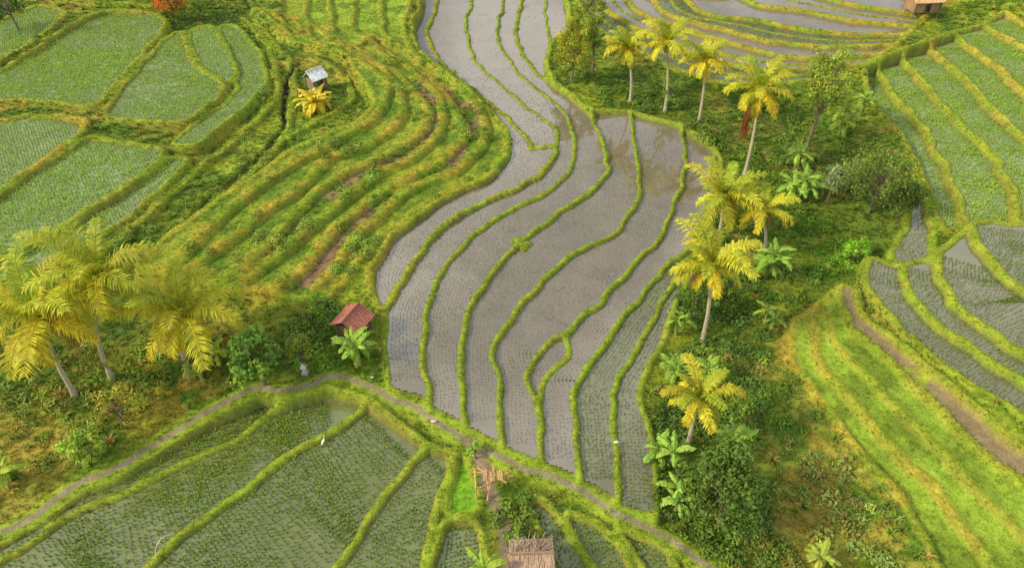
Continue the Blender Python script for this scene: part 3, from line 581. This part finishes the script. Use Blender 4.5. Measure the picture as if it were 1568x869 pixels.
# ------------------------------------------------------------------ huts
def hut(name,px,py,w_,d_,hw,hr,rot,roofc,wallc,over=.3,corr=True,sticks=0,open_=False):
    B=base3(px,py); e=bpy.data.objects.new(name,None); e.location=B; e.rotation_euler=(0,0,rot); scene.collection.objects.link(e)
    m1=MB()
    for sx in(-1,1):
        for sy in(-1,1): m1.tube([(sx*w_/2,sy*d_/2,-.5),(sx*w_/2,sy*d_/2,hw)],[.06,.055],(.18,.12,.07),6)
    m1.obj("posts",MS,parent=e)
    m2=MB(); m2.box((0,0,.35),w_-.1,d_-.1,.08,(.2,.14,.08)); m2.obj("floor_platform",MS,parent=e)
    m3=MB(); t=.04; H_=hw-.45
    if not open_:
        for k in range(int(w_/.12)):
            x_=-w_/2+.12+k*.12
            if x_>w_/2-.1: break
            m3.box((x_,d_/2,.4+H_/2),.1,t,H_,jit(wallc,.2))
            if abs(x_)>.35: m3.box((x_,-d_/2,.4+H_/2),.1,t,H_,jit(wallc,.2))
        for k in range(int(d_/.12)):
            y_=-d_/2+.12+k*.12
            if y_>d_/2-.1: break
            for sx in(-1,1): m3.box((sx*w_/2,y_,.4+H_/2),t,.1,H_,jit(wallc,.2))
    else:
        m3.box((0,d_/2,hw-.1),w_,.07,.1,wallc); m3.box((0,-d_/2,hw-.1),w_,.07,.1,wallc)
    m3.obj("walls",MS,parent=e)
    m4=MB(); W2=w_/2+over; D2=d_/2+over; n=int(2*W2/.05); rows=5
    for sy in(-1,1):
        b=len(m4.v)
        for r in range(rows+1):
            f=r/rows
            for k in range(n+1):
                x_=-W2+2*W2*k/n; yy=sy*D2*(1-f); z_=hw-.08+(hr+.08)*f+(.03*math.sin(k*math.pi/2) if corr else U(-.03,.03)); m4.v.append((x_,yy,z_)); m4.c.append(jit(roofc,.35,.15))
        for r in range(rows):
            for k in range(n):
                q=(b+r*(n+1)+k,b+r*(n+1)+k+1,b+(r+1)*(n+1)+k+1,b+(r+1)*(n+1)+k); m4.f.append(q if sy<0 else q[::-1])
    o=m4.obj("roof",MS,parent=e); so=o.modifiers.new("thick",'SOLIDIFY'); so.thickness=.04 if corr else .12
    m5=MB(); m5.tube([(-W2,0,hw+hr+.03),(W2,0,hw+hr+.03)],[.08,.08],tuple(c*.8 for c in roofc),6)
    m5.obj("ridge_cap",MS,parent=e)
    if sticks:
        m6=MB()
        for _ in range(sticks):
            a=U(-.9,.9); x_=U(-W2*.7,W2*.7); y_=U(0,D2*.6); l=U(.5,1); m6.tube([(x_,y_,hw+hr*.9),(x_+math.sin(a)*l,y_+math.cos(a)*l*.6,hw+hr*.9+U(.1,.5))],[.025,.015],jit((.3,.24,.17),.3),4)
        m6.obj("firewood_sticks",MS,parent=e)
hut("tin_roof_hut",545,515,1.5,1.7,1.6,.6,1.15,(.33,.12,.085),(.12,.08,.05))
hut("thatched_hut",813,872,2.0,1.7,1.5,.35,.03,(.32,.22,.15),(.2,.14,.08),.15,False,34)
hut("tarp_roof_shelter",487,138,1.5,1.4,1.6,.7,.8,(.66,.72,.72),(.25,.2,.12),.2)
hut("thatched_hut",1405,26,3.2,2.4,1.7,.9,.1,(.5,.33,.17),(.3,.2,.1),.3,False,4)
# bamboo frame
B=base3(752,745); mb=MB(); oc=(.5,.30,.13)
for a_,b_ in (((-.9,0,.0),(-.9,0,1.5)),((.9,.1,0),(.8,.1,1.3)),((-1,0,1.45),(1.1,.1,1.25)),((-.8,-.8,0),(-.8,-.8,1.3)),((-.8,-.9,1.3),(-.9,.2,1.5)),((-.6,-.9,1.3),(1.2,.2,1.3)),((-.8,.3,1.45),(.9,-.5,1.2)),((-.2,-.9,0),(.2,.4,1.6)),((.2,-.3,1.2),(1.3,0,1.1)),((-.3,.3,1.4),(-.1,-1,1.2))):
    mb.tube([B+Vector(a_),B+Vector(b_)],[.05,.045],jit(oc,.2),6)
for k in range(10): 
    if k%4!=2: mb.box((B.x-.35+.11*k,B.y-.2+U(-.1,.1),B.z+1.5-.01*k),.06,.6,.03,jit((.5,.32,.14),.2),.1+U(-.1,.1))
mb.obj("bamboo_frame",MS)
# small shrine
B=base3(468,572); mb=MB(); mb.box(B+Vector((0,0,.15)),.42,.42,.4,(.4,.38,.34)); mb.box(B+Vector((0,0,.56)),.24,.24,.44,(.5,.48,.44)); mb.box(B+Vector((0,0,.82)),.38,.38,.08,(.55,.53,.48))
n0=len(mb.v); mb.v+=[tuple(B+Vector(p)) for p in((-.2,-.2,.862),(.2,-.2,.862),(.2,.2,.862),(-.2,.2,.862),(0,0,1.1))]; mb.c+=[(.6,.58,.52)]*5; mb.f+=[(n0,n0+1,n0+4),(n0+1,n0+2,n0+4),(n0+2,n0+3,n0+4),(n0+3,n0,n0+4)]; mb.obj("stone_shrine",MS)
# egret
def egret(px,py,a):
    B=base3(px,py); mb=MB(); Wt=(.7,.7,.66); d=Vector((math.cos(a),math.sin(a),0)); s_=Vector((-d.y,d.x,0))
    P=lambda u,z:B+(d*u+Vector((0,0,z)))*.7
    mb.tube([P(-.42,.42),P(-.25,.48),P(-.08,.52),P(.1,.58),P(.18,.68),P(.14,.8),P(.2,.92),P(.28,.95)],[.015,.055,.085,.07,.035,.025,.025,.027],Wt,8)
    mb.tube([P(.28,.95),P(.42,.93)],[.018,.005],(.6,.4,.05),5)
    for k in(-1,1): mb.tube([P(0,.45)+s_*.05*k,P(-.03,.22)+s_*.05*k,P(0,-.02)+s_*.05*k],[.02,.01,.01],(.05,.05,.04),5)
    mb.obj("egret",MS)
egret(495,674,1.3)
def sack(px,py,c,name="rice_sack",s_=1):
    B=base3(px,py); mb=MB(); mb.tube([B+Vector((-.32,0,.12))*s_,B+Vector((-.25,.02,.15))*s_,B+Vector((0,0,.17))*s_,B+Vector((.22,.02,.15))*s_,B+Vector((.28,0,.14))*s_,B+Vector((.36,.03,.16))*s_],[r*s_ for r in (.05,.15,.18,.15,.05,.08)],c,9); mb.obj(name,MS)
sack(943,682,(.6,.6,.57),s_=.5); sack(665,650,(.6,.5,.44),s_=.55); sack(570,580,(.55,.55,.52),s_=.4)
B=base3(240,855); T=base3(275,830); mb=MB(); mb.tube([B,B.lerp(T,.2)+Vector((0,0,.7)),B.lerp(T,.55)+Vector((0,0,1.1)),T+Vector((0,0,.8))],[.03,.025,.02,.012],(.6,.55,.35),5); mb.obj("bent_bamboo_pole",MS)
# ------------------------------------------------------------------ light
wd=bpy.data.worlds.new("World"); scene.world=wd; wd.use_nodes=True; nt=wd.node_tree; bg=nt.nodes['Background']; sk=nt.nodes.new('ShaderNodeTexSky'); sk.sky_type='NISHITA'; sk.sun_disc=False
el=math.radians(36); az=math.atan2(-.85,-.2)
sk.sun_elevation=el; sk.sun_rotation=az; sk.dust_density=3; sk.air_density=1.0
tc=nt.nodes.new('ShaderNodeTexCoord'); cn=nt.nodes.new('ShaderNodeTexNoise'); cn.inputs['Scale'].default_value=3.6; cn.inputs['Detail'].default_value=6; nt.links.new(tc.outputs['Generated'],cn.inputs['Vector'])
cf=mapr(nt,cn.outputs['Fac'],.42,.6,.25,.97)
mx=nt.nodes.new('ShaderNodeMix'); mx.data_type='RGBA'; nt.links.new(cf,mx.inputs['Factor']); nt.links.new(sk.outputs[0],mx.inputs[6]); mx.inputs[7].default_value=(9.6,9.6,9.7,1)
nt.links.new(mx.outputs[2],bg.inputs[0]); bg.inputs[1].default_value=.13
sd=bpy.data.lights.new("sun",'SUN'); so=bpy.data.objects.new("sun",sd); scene.collection.objects.link(so); sd.energy=4.4; sd.angle=math.radians(8); sd.color=(1,.84,.55)
dv=Vector((math.sin(az)*math.cos(el),math.cos(az)*math.cos(el),math.sin(el))); so.rotation_euler=(-dv).to_track_quat('-Z','Y').to_euler(); so.location=(0,0,60)
scene.view_settings.view_transform='Standard'; scene.view_settings.look='None'; scene.view_settings.exposure=0
